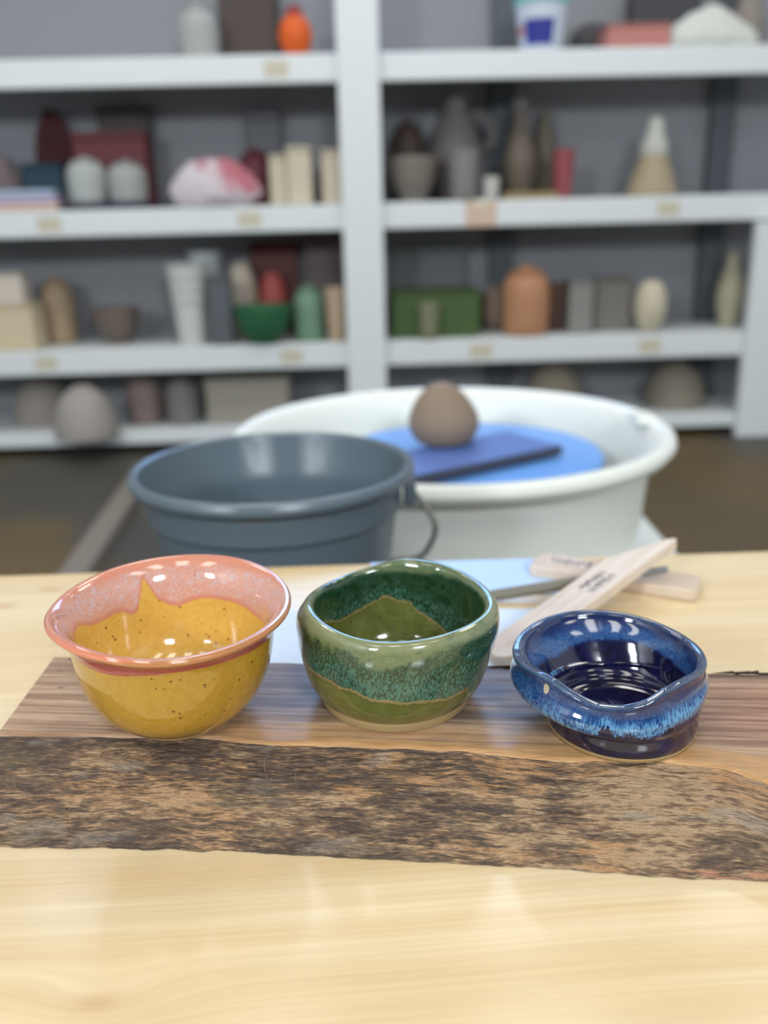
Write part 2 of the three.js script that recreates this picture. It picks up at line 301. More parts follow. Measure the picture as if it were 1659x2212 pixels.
// --- yellow bowl with the pink flared rim
{
  const Rc = [54.88, 0.38, 1.19, -0.2, 0.05, 0.03, 0.01], Hc = [57.46, -1.42, -1.67, -0.81, -0.86, 0.26, 0.26, -0.25, 0.19];
  const outer = [[24.6, 1.6], [27.4, 2.6], [32.4, 6.5], [37.2, 11.8], [41.0, 18.8], [43.6, 26.5], [45.2, 34], [46.0, 41], [46.6, 46], [48.6, 50.6], [52, 53.6], [54.6, 55.4], [55, 57.0], [54, 58.2]];
  const inner = [[52.4, 58.3], [50.3, 57.2], [47.6, 54.6], [45.2, 51], [43.4, 46.5], [42.4, 41], [41.4, 34.5], [39.4, 26], [36, 18.5], [30.5, 12.4], [22, 8.6], [11, 7], [0.1, 6.7]];
  const prof = (th) => {
    const R = four(Rc, th) / 0.055, H = four(Hc, th) / 0.0575;
    const m = ([r, h]) => { const w = smooth(0, 48, h), wob = 1 + 0.006 * Math.sin(th * 3 + h * 0.05) * w; return [r / 1000 * lerp(1, R, w) * wob, h / 1000 * lerp(1, H, smooth(8, 50, h))]; };
    return { outer: outer.map(m), inner: inner.map(m) };
  };
  const inB = periodic([[0, 40], [20, 40], [60, 40], [90, 41], [140, 42], [160, 46], [177, 47.5], [194, 41.8], [205, 40.8], [214, 41.2], [222, 40.6], [228, 37.5], [232.5, 39], [235.5, 45.2], [238, 51], [240, 54], [242, 50], [244, 47], [247, 42.3], [253, 39.1], [260, 37.0], [266, 38.9], [277, 41.1], [289, 41.3], [302, 41.1], [314, 40.3], [328, 38.5], [345, 39]]);
  const outB = periodic([[0, 43.5], [15, 43], [29, 44.2], [47, 45.5], [62, 46.2], [74, 46.6], [91, 46], [105, 45.0], [115, 44.9], [127, 45.4], [143, 46.5], [160, 49], [200, 48], [270, 46], [330, 45]]);
  const dots = [];
  for (let i = 0; i < 130; i++) dots.push([rnd() * 360, rnd() * 56, rnd() < 0.5, 0.12 + 0.45 * rnd() ** 3]);
  // the larger specks that the photo shows: [crop px on outside or inside]
  const bx = 60, by = 1170, sc = 0.3617, c0 = new THREE.Vector3(-0.099, BT, -0.3705);
  const cyl = (x, y, R, far) => { const d = ray(bx + x * sc, by + y * sc), ox = -c0.x, oz = -c0.z, a = d.x * d.x + d.z * d.z, b = 2 * (ox * d.x + oz * d.z), c = ox * ox + oz * oz - R * R, D = Math.sqrt(Math.max(0, b * b - 4 * a * c)), t = (-b + (far ? D : -D)) / (2 * a); return [(Math.atan2(oz + d.z * t, ox + d.x * t) * 180 / Math.PI + 360) % 360, (camera.position.y + d.y * t - BT) * 1000]; };
  for (const [x, y, r] of [[788, 356, .5], [908, 393, .6], [675, 470, .5], [547, 473, .35], [665, 538, .5], [472, 516, .7], [505, 565, .6], [516, 583, .75], [962, 543, .6], [1097, 551, .55], [1076, 540, .4], [1172, 403, .6], [1178, 441, .4], [1150, 584, .65], [1220, 568, .6], [1213, 338, .5], [1137, 527, .35], [790, 670, .5], [1272, 522, .4], [413, 607, .4], [370, 580, .4], [1045, 485, .4], [815, 452, .35]]) dots.push([...cyl(x, y, 0.0405, true), false, r]);
  for (const [x, y, r] of [[855, 811, .6], [909, 802, .5], [1043, 838, .7], [1048, 852, .45], [1098, 805, .4], [775, 851, .45], [750, 794, .5], [1315, 710, .7], [1330, 732, .4], [1243, 816, .65], [1275, 792, .4], [526, 897, .45], [872, 996, .7], [907, 1011, .65], [911, 1042, .65], [1178, 1011, .6], [1200, 930, .5], [1055, 1028, .4], [598, 962, .3]]) dots.push([...cyl(x, y, 0.044 - 0.000012 * Math.max(0, y - 780), false), true, r]);
  const bins = {}; for (const d of dots) { const k = Math.floor(d[0] / 12) + (d[2] ? 100 : 0); (bins[k] ??= []).push(d); }
  const color = (deg, out, x, h, z) => {
    const rr = Math.hypot(x, z), n1 = fbm(x * 0.35, h * 0.35, z * 0.35, 3), n2 = fbm(x * 1.7, h * 1.7, z * 1.7, 3), n3 = noise(x * 6, h * 6, z * 6);
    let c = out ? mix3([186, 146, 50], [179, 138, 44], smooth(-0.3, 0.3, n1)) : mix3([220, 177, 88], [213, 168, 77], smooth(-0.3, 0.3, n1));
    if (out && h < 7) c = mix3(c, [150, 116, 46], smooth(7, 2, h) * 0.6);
    for (const dk of [-1, 0, 1]) for (const d of bins[(Math.floor(deg / 12) + dk + 30) % 30 + (out ? 100 : 0)] ?? []) {
      let dd = Math.abs(deg - d[0]); dd = Math.min(dd, 360 - dd) * Math.PI / 180 * rr;
      const q = Math.hypot(dd, (h - d[1]) * 1.1) + 0.12 * n3; if (q < d[3] * 1.25) c = mix3(c, [96, 52, 22], smooth(d[3] * 1.25, d[3] * 0.5, q) * 0.9);
    }
    const pink = mix3(mix3([212, 154, 134], [208, 136, 108], smooth(-0.15, 0.25, n1)), [204, 172, 170], smooth(-0.02, 0.24, n2 * 0.7 + 1.1 * n1));
    if (out) {
      const b = outB(deg) + 0.5 * n1 + 0.4 * n2, k = smooth(b - 0.3, b + 0.35, h);
      const band = mix3([166, 66, 54], [164, 96, 96], smooth(-0.12, 0.2, n2));
      c = mix3(c, band, k * smooth(53.5, 50, h));
      c = mix3(c, mix3([186, 136, 84], [194, 124, 86], smooth(-0.2, 0.2, n2)), smooth(50.5, 53, h));
      c = mix3(c, [216, 132, 102], smooth(55.8, 57, h));
    } else {
      const b = inB(deg) + 1.1 * n1 + 0.9 * n2, k = smooth(b - 0.45, b + 0.45, h);
      const speck = mix3(pink, [220, 196, 192], clamp(smooth(0.05, 0.4, n3 * 0.7 + n2) * smooth(b + 0.5, b + 4, h) * smooth(58, 52, h)));
      const edgeband = smooth(b + 3.5, b, h);
      c = mix3(c, mix3(speck, [204, 126, 106], edgeband * 0.75), k);
      c = mix3(c, [214, 140, 112], smooth(56.2, 58, h) * 0.8);
      if (deg > 270 && deg < 276) { const w = Math.abs(deg - 273) * 0.8 + Math.abs(h - 53) * 0.12; c = mix3(c, [150, 110, 100], smooth(0.6, 0.2, w) * 0.5); }
    }
    return c;
  };
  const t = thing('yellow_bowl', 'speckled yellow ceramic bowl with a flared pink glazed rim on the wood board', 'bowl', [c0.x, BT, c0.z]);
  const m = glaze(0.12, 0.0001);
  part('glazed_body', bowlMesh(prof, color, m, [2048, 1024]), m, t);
  part('foot_ring', footRing(0.0253, 0.0024), mat(166, 132, 84, 0.8), t).userData.label = 'bare clay foot';
}
// --- green bowl
{
  const Rc = [43.57, 2.55, 0.39, -0.04, 0.57, 0.05, -0.1], Hc = [50.85, 0.76, -0.92, -0.17, -0.94, -0.99, 0.69, 0.29, 0.02];
  const outer = [[35.4, 4.2], [36.5, 4.6], [39.2, 7.4], [42.2, 12.6], [44.0, 19], [45.3, 26.5], [46.5, 34], [47.2, 39.5], [47.0, 44.3], [46.2, 47.8], [44.9, 50], [43.5, 50.8]];
  const inner = [[42.0, 50.7], [40.5, 49.5], [39.4, 46.2], [38.9, 40], [38.7, 32], [38.2, 23], [36.6, 15.5], [33.4, 10.6], [28, 8], [15, 6.9], [0.1, 6.7]];
  const prof = (th) => {
    const R = four(Rc, th) / 0.04357, d = th * 180 / Math.PI, bumpH = 0.9 * Math.exp(-(((d - 281) / 14) ** 2)), H = (four(Hc, th) + bumpH / 1000) / 0.0509;
    const fold = 1.8 * Math.exp(-(((d - 292) / 12) ** 2));      // the folded lip at the back
    const m = (isIn) => ([r, h]) => { const w = smooth(2, 46, h), side = 2.2 * Math.exp(-(((d - 182) / 34) ** 2)) * smooth(12, 28, h) * smooth(50, 42, h), q = r + (isIn ? 0 : side) + (isIn ? -fold * smooth(40, 47, h) : 0) + 0.35 * Math.sin(th * 5 + h * 0.13) * w; return [q / 1000 * lerp(1, R, w), h / 1000 * lerp(1, H, smooth(6, 46, h))]; };
    return { outer: outer.map(m(false)), inner: inner.map(m(true)) };
  };
  const inB = periodic([[203, 33.5], [223, 28.0], [235, 29.2], [248, 31.3], [260, 34.2], [264, 35.9], [274, 32.8], [284, 31.9], [288, 27.7], [299, 24.7], [308, 22.0], [315, 19.7], [340, 20], [20, 24], [90, 26], [150, 28], [180, 32]]);
  const outB = periodic([[0, 20], [28, 17], [38, 14], [40, 14], [45, 20.5], [52, 20.2], [59, 19.1], [71, 20.6], [79, 21.2], [86, 20.5], [95, 22], [105, 22.2], [110, 23.4], [114, 25.6], [125, 25.3], [130, 26.6], [142, 26.5], [157, 26.3], [180, 27], [230, 24], [300, 22]]);
  const color = (deg, out, x, h, z, s) => {
    const th = deg * Math.PI / 180, cx = Math.cos(th) * 44, cz = Math.sin(th) * 44;
    const n1 = fbm(x * 0.16, h * 0.16, z * 0.16, 3), n2 = fbm(x * 1.1, h * 1.1, z * 1.1, 3), streak = fbm(cx * 1.4, h * 0.5, cz * 1.4, 4), fine = fbm(x * 3.2, h * 2.4, z * 3.2, 2);
    const olive = mix3([90, 96, 42], [100, 106, 52], smooth(-0.25, 0.25, n1 + 0.5 * n2));
    const sage = mix3([128, 134, 96], [104, 118, 80], smooth(-0.2, 0.25, n2 + n1)), forest = mix3([32, 60, 40], [50, 82, 58], smooth(-0.25, 0.25, n2 + 0.6 * n1)), teal = [82, 128, 118];
    const line = [136, 122, 82];
    const n = noise(x * 0.55, h * 0.4, z * 0.55) * 0.9 + noise(x * 1.5, 3, z * 1.5) * 0.5;
    if (out) {
      const b = outB(deg) + n;
      if (h < b - 1.6) { let c = olive; c = mix3(c, [140, 126, 80], smooth(8.5, 5, h) * 0.7); return mix3(c, [86, 84, 38], smooth(b - 4, b - 1.6, h) * 0.6); }
      const e = (h - b) / (46 - b);
      let c = mix3(forest, sage, smooth(0.62, 0.98, e + 0.5 * n1 + 0.25 * n2 + 0.12 * Math.exp(-(((deg - 95) / 14) ** 2)) - 0.36 * Math.exp(-(((deg - 44) / 26) ** 2)) - 0.12 * Math.exp(-(((deg - 135) / 18) ** 2))));
      const te = smooth(0.02, 0.2, streak + 0.30 * fine + 0.17 - 0.4 * Math.abs(e - 0.2)) * smooth(0.95, 0.5, e);
      c = mix3(c, teal, te * 0.8);
      c = mix3(line, c, smooth(b - 0.5, b + 0.5, h + 0.4 * n2));
      c = mix3(c, [142, 146, 108], smooth(44, 47.5, h) * 0.7);
      return c;
    }
    const b = inB(deg) + n;
    if (h < b - 1.2) { const c = mix3([108, 113, 58], [94, 99, 48], smooth(-0.25, 0.25, n1 + n2)); return noise(x * 0.9, h * 0.9, z * 0.9) > 0.52 ? mix3(c, [60, 54, 26], 0.6) : mix3(c, [96, 90, 40], smooth(b - 3, b - 1.2, h) * 0.5); }
    const e = (h - b) / (50 - b);
    let c = mix3(forest, [24, 54, 30], smooth(-0.1, 0.2, n1));
    const te = smooth(0.05, 0.22, streak + 0.35 * fine + 0.08 - 0.5 * Math.abs(e - 0.12)) * smooth(0.75, 0.25, e);
    c = mix3(c, teal, te * 0.8);
    c = mix3(c, mix3([112, 118, 76], [78, 108, 88], smooth(-0.1, 0.2, n2)), smooth(47.0, 50, h + n1 * 3));
    return mix3(line, c, smooth(b - 0.4, b + 0.7, h + 0.5 * n2));
  };
  const t = thing('green_bowl', 'rounded green and olive glazed ceramic bowl standing in the middle of the board', 'bowl', [0.0035, BT, -0.3835]);
  const m = glaze(0.13, 0.0004);
  part('glazed_body', bowlMesh(prof, color, m, [2048, 1024]), m, t);
  part('foot_ring', footRing(0.0362, 0.0048), mat(166, 142, 98, 0.8), t).userData.label = 'bare cream clay foot';
}
// --- blue bowl with the dipped, folded lip
{
  const Rc = [42.77, -5.48, -8.98, -1.23, -0.17, 0.6, -0.33];
  const ledge = periodic([[0, 17.4], [30, 16.6], [60, 13.6], [90, 12], [120, 12.2], [150, 13.4], [180, 14], [210, 13.4], [270, 12], [330, 15.5]]);
  const rimH = periodic([[0, 31.8], [15, 32.4], [30, 33.4], [45, 34.8], [60, 35.4], [75, 34.6], [90, 31.2], [105, 29.4], [120, 29.2], [135, 31.8], [150, 34.6], [160, 34.4], [170, 33], [180, 31.6], [190, 30.6], [200, 30], [210, 29.9], [225, 30.4], [240, 31.4], [255, 32.2], [270, 32.6], [285, 32.3], [300, 31.7], [315, 31], [330, 30.8], [345, 31.2]]);
  const prof = (th) => {
    const C = Math.cos(th), R = four(Rc, th) * 1000, H = rimH(th * 180 / Math.PI), bulge = 43.1 - 5.6 * C - 6.2 * Math.sin(th), led = ledge(th * 180 / Math.PI), hb = led + 6.2 - 1.2 * C, dg = th * 180 / Math.PI, lip = 2.6 * Math.exp(-(((dg - 188) / 26) ** 2));
    const o = [[32.2, 1.6], [33.0, 2.6], [33.7, 6], [33.9, led - 1.2], [34.6, led], [lerp(34.6, bulge, 0.78), lerp(led, hb, 0.35)], [bulge, lerp(led, hb, 0.75)], [bulge + 0.4, hb + 1.4], [lerp(bulge, R, 0.5) - 0.3, lerp(hb + 1.4, H, 0.36)], [lerp(bulge, R, 0.85) - 0.2, lerp(hb + 1.4, H, 0.7)], [R + 0.6, H - 1.3], [R - 0.2, H - 0.1]];
    const i = [[R - 1.8 - lip * 0.5, H + 0.1], [R - 3.6 - lip, H - 0.9], [R - 4.6 - lip, H - 2.8], [lerp(R - 5.2 - lip, 31.5, 0.3), lerp(H, 8, 0.34)], [lerp(R - 5.2 - lip, 31.5, 0.62), lerp(H, 8, 0.66)], [lerp(R - 5.2 - lip, 31.5, 0.9), 9.4], [31.0, 7.6], [29.8, 6], [27.4, 4.8], [25.6, 5.2], [22.8, 4.7], [11, 4.6], [0.1, 4.6]];
    const k = (a) => a.map(([r, h]) => [r / 1000, h / 1000]);
    return { outer: k(o), inner: k(i) };
  };
  const inB = periodic([[224, 18.0], [235, 17], [246, 19.2], [257, 20.2], [270, 21], [284, 21.4], [296, 21.6], [306, 20.8], [317, 20], [329, 18.8], [340, 18], [356, 18.5], [90, 22], [180, 21]]);
  const outB = periodic([[180, 12], [158, 12.6], [147, 12.5], [143, 15.5], [139, 12.6], [133, 11.2], [129, 15.8], [123, 15], [119, 15.6], [117, 19.6], [113, 20.4], [110, 16.6], [105, 15.6], [102, 18], [96, 15.4], [88, 14.8], [79, 15], [74, 17.4], [62, 17.8], [38, 18.2], [0, 19], [330, 17], [270, 14]]);
  const color = (deg, out, x, h, z, s) => {
    const th = deg * Math.PI / 180, H = rimH(deg), cx = Math.cos(th) * 40, cz = Math.sin(th) * 40;
    const n1 = fbm(x * 0.2, h * 0.2, z * 0.2, 3), n2 = fbm(x * 0.9, h * 0.9, z * 0.9, 3), streak = fbm(cx * 1.1, h * 0.3, cz * 1.1, 3), fine = fbm(x * 2.6, h * 2.6, z * 2.6, 2);
    const navy = mix3([14, 13, 44], [20, 20, 62], smooth(-0.2, 0.2, n1)), mid = mix3([28, 60, 112], [52, 94, 148], smooth(-0.2, 0.25, n2 + 0.6 * n1)), light = [96, 150, 190], deep = [30, 40, 78];
    const rough = 1.0 * noise(cx * 1.3, h * 0.5, cz * 1.3) + 0.7 * noise(cx * 3.2, h * 0.8, cz * 3.2);
    if (out) {
      const b = outB(deg) + rough * 1.7, k = smooth(b - 0.4, b + 0.7, h);
      const e = clamp((h - b) / Math.max(4, H - b));
      let c = mix3(mid, light, smooth(0.0, 0.3, streak + 0.35 * fine + 0.30 - 0.9 * Math.abs(e - 0.22)) * smooth(0.75, 0.2, e));
      c = mix3(c, deep, smooth(0.35, 0.8, e + 0.3 * n1) * lerp(0.75, 0.2, smooth(95, 130, deg) * smooth(250, 200, deg)));
      c = mix3(navy, c, k);
      c = mix3(c, [110, 122, 122], smooth(H - 1.4, H - 0.4, h) * 0.55);
      const sp = Math.hypot((deg - 153) * 0.85, (h - 29.6) * 0.72); if (deg > 130 && deg < 175) c = mix3(c, [196, 180, 156], smooth(1.9, 1.5, sp));
      const s2 = Math.hypot((deg - 131) * 0.58, h - 5); if (s2 < 1) c = mix3(c, [150, 150, 140], smooth(0.8, 0.3, s2) * 0.6);
      return c;
    }
    const b = inB(deg) + rough * 0.9, k = smooth(b - 0.5, b + 1.4, h), e = clamp((h - b) / Math.max(4, H - b));
    let c = mix3(mix3([54, 92, 142], [36, 68, 120], smooth(-0.15, 0.2, n2)), [28, 40, 84], smooth(0.4, 0.8, e + 0.25 * n1));
    c = mix3(navy, c, k);
    return mix3(c, mix3([92, 104, 108], [56, 84, 140], smooth(-0.1, 0.2, n2)), smooth(H - 1.6, H - 0.2, h) * 0.7);
  };
  const t = thing('blue_bowl', 'low navy blue glazed bowl with a dipped folded lip, right end of the board', 'bowl', [0.1056, BT, -0.352]);
  const m = glaze(0.1, 0.0004);
  part('glazed_body', bowlMesh(prof, color, m, [2048, 1024]), m, t);
  part('foot_ring', footRing(0.0328, 0.0022), mat(160, 134, 90, 0.8), t).userData.label = 'bare tan clay foot';
}
// ------------------------------------------------------------------ papers and tools on the table
{
  const paper = mat(222, 236, 252, 0.4), flat = (pts, h) => {
    const g = new THREE.ExtrudeGeometry(new THREE.Shape(pts.map(([x, z]) => new THREE.Vector2(x, -z))), { depth: h, bevelEnabled: false });
    return g.rotateX(-Math.PI / 2);
  };
  const a = part('paper_sheet', flat([[-0.012, -0.6335], [0.128, -0.6345], [0.136, -0.5655], [0.004, -0.5705]], 0.0005), mat(190, 214, 246, 0.35), scene, [0, TABLE, 0]);
  a.name = numbered('paper_sheet'); tag(a, 'pale blue paper sheet at the far edge of the table, under the crossed sticks', 'paper');
  const b = part('paper_sheet', flat([[-0.142, -0.552], [0.121, -0.5425], [0.119, -0.442], [-0.139, -0.449]], 0.0005), paper, scene, [0, TABLE, 0]);
  b.name = numbered('paper_sheet'); tag(b, 'white paper sheet lying just behind the wood board and the bowls', 'paper');

  // wooden sticks: an outline in the stick's own frame (x along it), bevelled
  const wood = (s, c0, c1) => texture(512, 128, (u, v) => { const g = fbm(u * 3 + s, v * 26, s, 3), f = fbm(u * 20, v * 120, s + 3, 2); return mix3(c0, c1, smooth(-0.3, 0.3, g)).map((q) => q + f * 14); });
  const stick = (name, label, outline, th, p0, p1, m) => {
    const g = new THREE.ExtrudeGeometry(new THREE.Shape(outline), { depth: th - 0.0014, bevelEnabled: true, bevelThickness: 0.0007, bevelSize: 0.0007, bevelSegments: 2, curveSegments: 16 });
    g.translate(0, 0, 0.0007).rotateX(-Math.PI / 2);
    const uv = g.attributes.uv, p = g.attributes.position; for (let i = 0; i < uv.count; i++) uv.setXY(i, p.getX(i) / 0.24, p.getZ(i) / 0.06 + 0.5);
    const o = thing(name, label, 'stick'), d = new THREE.Vector3().subVectors(p1, p0);
    o.position.copy(p0); o.quaternion.setFromRotationMatrix(new THREE.Matrix4().makeBasis(d.clone().normalize(), new THREE.Vector3().crossVectors(new THREE.Vector3().crossVectors(d, new THREE.Vector3(0, 1, 0)).normalize(), d.clone().normalize()), new THREE.Vector3().crossVectors(d, new THREE.Vector3(0, 1, 0)).normalize()));
    part('blade', g, m, o);
    return o;
  };
  // faded hand-inked marks on each stick: short strokes lying on the wood
  const ink = (seedText, rows, w, h) => {
    const cv = document.createElement('canvas'); cv.width = 256; cv.height = 128;
    const c = cv.getContext('2d'); c.fillStyle = '#dccfc2'; c.fillRect(0, 0, 256, 128); c.strokeStyle = '#37323f'; c.lineWidth = 11; c.lineCap = 'round';
    let q = seedText; const r = () => { q = (q * 16807) % 2147483647; return q / 2147483647; };
    for (let row = 0; row < rows; row++) for (let x = 18; x < 236; x += 30) { const y0 = 12 + row * 116 / rows, hh = 92 / rows; c.beginPath(); c.moveTo(x + r() * 8, y0 + r() * hh * 0.4); c.lineTo(x + 10 + r() * 10, y0 + hh * (0.5 + 0.5 * r())); c.lineTo(x + 18 + r() * 6, y0 + r() * hh); c.stroke(); }
    const t = new THREE.CanvasTexture(cv); t.colorSpace = THREE.SRGBColorSpace; return new THREE.MeshStandardMaterial({ map: t, roughness: 0.6 });
  };
  const H1 = TABLE + 0.0005;
  const m1 = new THREE.MeshStandardMaterial({ map: wood(3, [222, 204, 186], [206, 182, 158]), roughness: 0.34 }), m2 = new THREE.MeshStandardMaterial({ map: wood(8, [230, 218, 206], [216, 198, 180]), roughness: 0.5 });
  const a0 = onY(1147, 1243, H1), a1 = onY(1492, 1298, H1), L1 = a0.distanceTo(a1), W1 = 0.029;
  const s1 = stick('wooden_stick', 'flat square-ended wooden stick lying under the long pointed one, inked marks at its left', [[0, 0], [L1, 0], [L1 + 0.003, 0.004], [L1 + 0.001, W1], [0.001, W1], [-0.0015, W1 * 0.5]].map(([x, y]) => new THREE.Vector2(x, y)), 0.0078, a0, a1, m1);
  part('ink_marks', new THREE.BoxGeometry(0.032, 0.0002, 0.015).translate(0.024, 0.00782, -0.0175), ink(77, 1), s1);
  const b0 = onY(1128, 1434, H1 + 0.0002), b1 = onY(1462, 1184, TABLE + 0.0245), L2 = b0.distanceTo(b1), W2 = 0.024;
  const outline = [[L2 * 0.72, W2], [0.012, W2], [0.003, W2 * 0.96], [-0.005, W2 * 0.84], [-0.0095, W2 * 0.64], [-0.011, W2 * 0.45], [-0.009, W2 * 0.24], [-0.003, W2 * 0.07], [0.006, 0], [L2 - 0.002, 0], [L2, 0.0012], [L2 - 0.004, 0.005]].map(([x, y]) => new THREE.Vector2(x, y));
  const s2 = stick('wooden_stick', 'long wooden stick with a pointed tip laid across the other stick, end behind blue bowl', outline, 0.0075, b0, b1, m2);
  part('ink_marks', new THREE.BoxGeometry(0.03, 0.0002, 0.015).translate(L2 * 0.535, 0.00752, -0.0115), ink(12345, 2), s2);
  // slim grey tool
  const r0 = onY(1062, 1287, TABLE + 0.0045), r1 = onY(1300, 1250, TABLE + 0.0128), r2 = onY(1440, 1230, TABLE + 0.0145), o = thing('modelling_tool', 'slim grey handled clay tool resting across the square-ended stick on the blue paper', 'tool');
  part('handle', new THREE.TubeGeometry(new THREE.CatmullRomCurve3([r0, r0.clone().lerp(r1, 0.5), r1]), 24, 0.004, 12), mat(120, 116, 102, 0.5), o);
  part('metal_tip', new THREE.TubeGeometry(new THREE.CatmullRomCurve3([r1, r1.clone().lerp(r2, 0.5), r2]), 16, 0.0026, 10), mat(150, 156, 158, 0.3, { metalness: 0.8 }), o);
}

// ------------------------------------------------------------------ grey bucket on a stool
{
  const c = new THREE.Vector3(-0.104, 0, -0.806), RIM = 0.7706, R = 0.13;
  const b = thing('bucket', 'grey plastic bucket with a rolled rim and wire handle behind the table', 'bucket', [c.x, RIM - 0.235, c.z]);
  const g = mat(91, 105, 115, 0.33), H = 0.235, wall = [];
  const r = (h) => lerp(0.088, 0.1225, h / H);
  const prof = [[0, 0], [r(0) - 0.004, 0], [r(0), 0.004], [r(0.12), 0.12], [r(0.196), 0.196], [r(0.2) + 0.0035, 0.2], [r(0.205) + 0.0035, 0.226], [R - 0.0005, 0.2275], [R + 0.0035, 0.231], [R + 0.0045, 0.2355], [R + 0.0025, 0.24], [R - 0.0015, 0.2415], [R - 0.0055, 0.2395], [R - 0.0075, 0.234], [r(0.21) - 0.0005, 0.21], [r(0.2) - 0.0035, 0.203], [r(0.19) - 0.0035, 0.19], [r(0.1) - 0.0035, 0.1], [r(0) - 0.0035, 0.006], [0, 0.005]];
  part('pail', toCreasedNormals(lathe(prof, 96), 0.6), g, b);
  for (const [dx, dz] of [[0.1285, 0.012], [-0.1285, -0.012]]) part('lug', boxAt(0.012, 0.022, 0.024, dx, 0.214, dz, 0.003), g, b);
  const h = [[0.132, 0.213, 0.012], [0.142, 0.196, 0.0], [0.154, 0.172, -0.012], [0.153, 0.15, -0.03], [0.142, 0.12, -0.06], [0.118, 0.1, -0.1], [0.06, 0.085, -0.136], [0, 0.08, -0.145], [-0.06, 0.085, -0.132], [-0.098, 0.1, -0.1], [-0.115, 0.13, -0.055], [-0.127, 0.17, -0.03], [-0.132, 0.195, -0.018], [-0.132, 0.213, -0.012]];
  part('handle', new THREE.TubeGeometry(new THREE.CatmullRomCurve3(h.map((q) => new THREE.Vector3(...q))), 90, 0.003, 8), mat(150, 150, 144, 0.4), b);
  const s = thing('stool', 'low dark wooden stool carrying the grey bucket', 'stool', [c.x, 0, c.z]);
  const wm = mat(70, 58, 48, 0.7), top = RIM - 0.235;
  part('seat', lathe([[0, top - 0.03], [0.135, top - 0.03], [0.14, top - 0.026], [0.14, top - 0.004], [0.136, top], [0, top]], 48), wm, s);
  for (const a of [0.6, 2.17, 3.74, 5.31]) part('leg', new THREE.TubeGeometry(new THREE.LineCurve3(new THREE.Vector3(Math.cos(a) * 0.09, top - 0.028, Math.sin(a) * 0.09), new THREE.Vector3(Math.cos(a) * 0.13, 0.002, Math.sin(a) * 0.13)), 2, 0.014, 10), wm, s);
}

// ------------------------------------------------------------------ pottery wheel
{
  const cx = 0.0959, cz = -1.2307, RIM = 0.7001, cream = mat(240, 243, 235, 0.42);
  const w = thing('pottery_wheel', 'cream pottery wheel with a wide round splash pan behind the table', 'wheel', [cx, 0, cz]);
  const pan = [[0, -0.17], [0.255, -0.17], [0.262, -0.165], [0.272, -0.1], [0.278, -0.025], [0.283, -0.014], [0.292, -0.013], [0.304, -0.01], [0.311, 0], [0.309, 0.008], [0.302, 0.013], [0.293, 0.012], [0.286, 0.006], [0.279, -0.004], [0.27, -0.025], [0.262, -0.1], [0.254, -0.155], [0.245, -0.16], [0, -0.16]];
  const p = part('splash_pan', toCreasedNormals(lathe(pan.map(([r, y]) => [r, y + RIM]), 128), 0.7), cream, w);
  part('pan_clip', boxAt(0.03, 0.012, 0.05, 0.283, RIM + 0.012, -0.02, 0.004), cream, p);
  part('deck', boxAt(0.62, 0.03, 0.52, 0.02, RIM - 0.187, 0.0, 0.012), cream, w);
  part('motor_housing', boxAt(0.34, 0.26, 0.36, 0, RIM - 0.34, -0.05, 0.02), cream, w);
  for (const [x, z] of [[-0.25, -0.22], [0.27, -0.22], [-0.25, 0.22], [0.27, 0.22]]) part('leg', boxAt(0.045, RIM - 0.2, 0.045, x, (RIM - 0.2) / 2, z, 0.004), mat(120, 122, 122, 0.5), w);
  const hy = RIM - 0.035, hc = onY(1012, 972, hy), hx = hc.x - cx, hz = hc.z - cz, R = 0.196;
  part('wheel_head', smoothLathe([[0, hy - 0.05], [0.04, hy - 0.05], [0.04, hy - 0.022], [R - 0.006, hy - 0.02], [R, hy - 0.016], [R, hy - 0.004], [R - 0.004, hy - 0.001], [0, hy - 0.001]].map(([a, b]) => [a, b]), 96, 60).translate(hx, 0, hz), mat(104, 160, 232, 0.4), w).userData.label = 'bright blue round wheel head';
  part('shaft', new THREE.CylinderGeometry(0.03, 0.03, 0.1, 20).translate(hx, hy - 0.1, hz), mat(90, 92, 95, 0.4, { metalness: 0.6 }), w);
  // square bat lying on the head
  const bh = 0.013, A = onY(893, 1036, hy + 0.012), B = onY(1216, 968, hy + 0.012), d = B.clone().sub(A), L = d.length(); d.normalize();
  const n = new THREE.Vector3(d.z, 0, -d.x), ctr = A.clone().addScaledVector(d, L / 2).addScaledVector(n, 0.06);
  const bat = thing('square_bat', 'dull violet-blue square bat with dark edges on the blue wheel head', 'bat', [ctr.x, hy + 0.0005, ctr.z], Math.atan2(-d.z, d.x));
  part('board', boxAt(L, bh, 0.12, 0, bh / 2 + 0.002, 0, 0.002), mat(62, 64, 74, 0.6), bat);
  part('face', boxAt(L - 0.006, 0.0012, 0.114, 0, bh + 0.0024, 0, 0.0004), mat(88, 116, 184, 0.45), bat);
  // rounded cone of clay
  const cp = onY(963, 975, hy + bh), clay = thing('clay_lump', 'grey-brown rounded cone of clay standing on the square bat', 'clay', [cp.x, hy + bh + 0.0045, cp.z - 0.04]);
  const g = smoothLathe([[0, 0], [0.036, 0.0005], [0.043, 0.006], [0.0498, 0.02], [0.0512, 0.031], [0.0475, 0.046], [0.038, 0.063], [0.0245, 0.078], [0.011, 0.0865], [0, 0.0882]], 72, 50), q = g.attributes.position;
  for (let i = 0; i < q.count; i++) { const k = 1 + 0.04 * fbm(q.getX(i) * 18, q.getY(i) * 18, q.getZ(i) * 18, 3); q.setX(i, q.getX(i) * k + 0.006 * smooth(0.03, 0.085, q.getY(i)) * -0.5); q.setZ(i, q.getZ(i) * k); }
  g.computeVertexNormals();
  part('clay_body', g, mat(138, 120, 102, 0.65), clay);
}

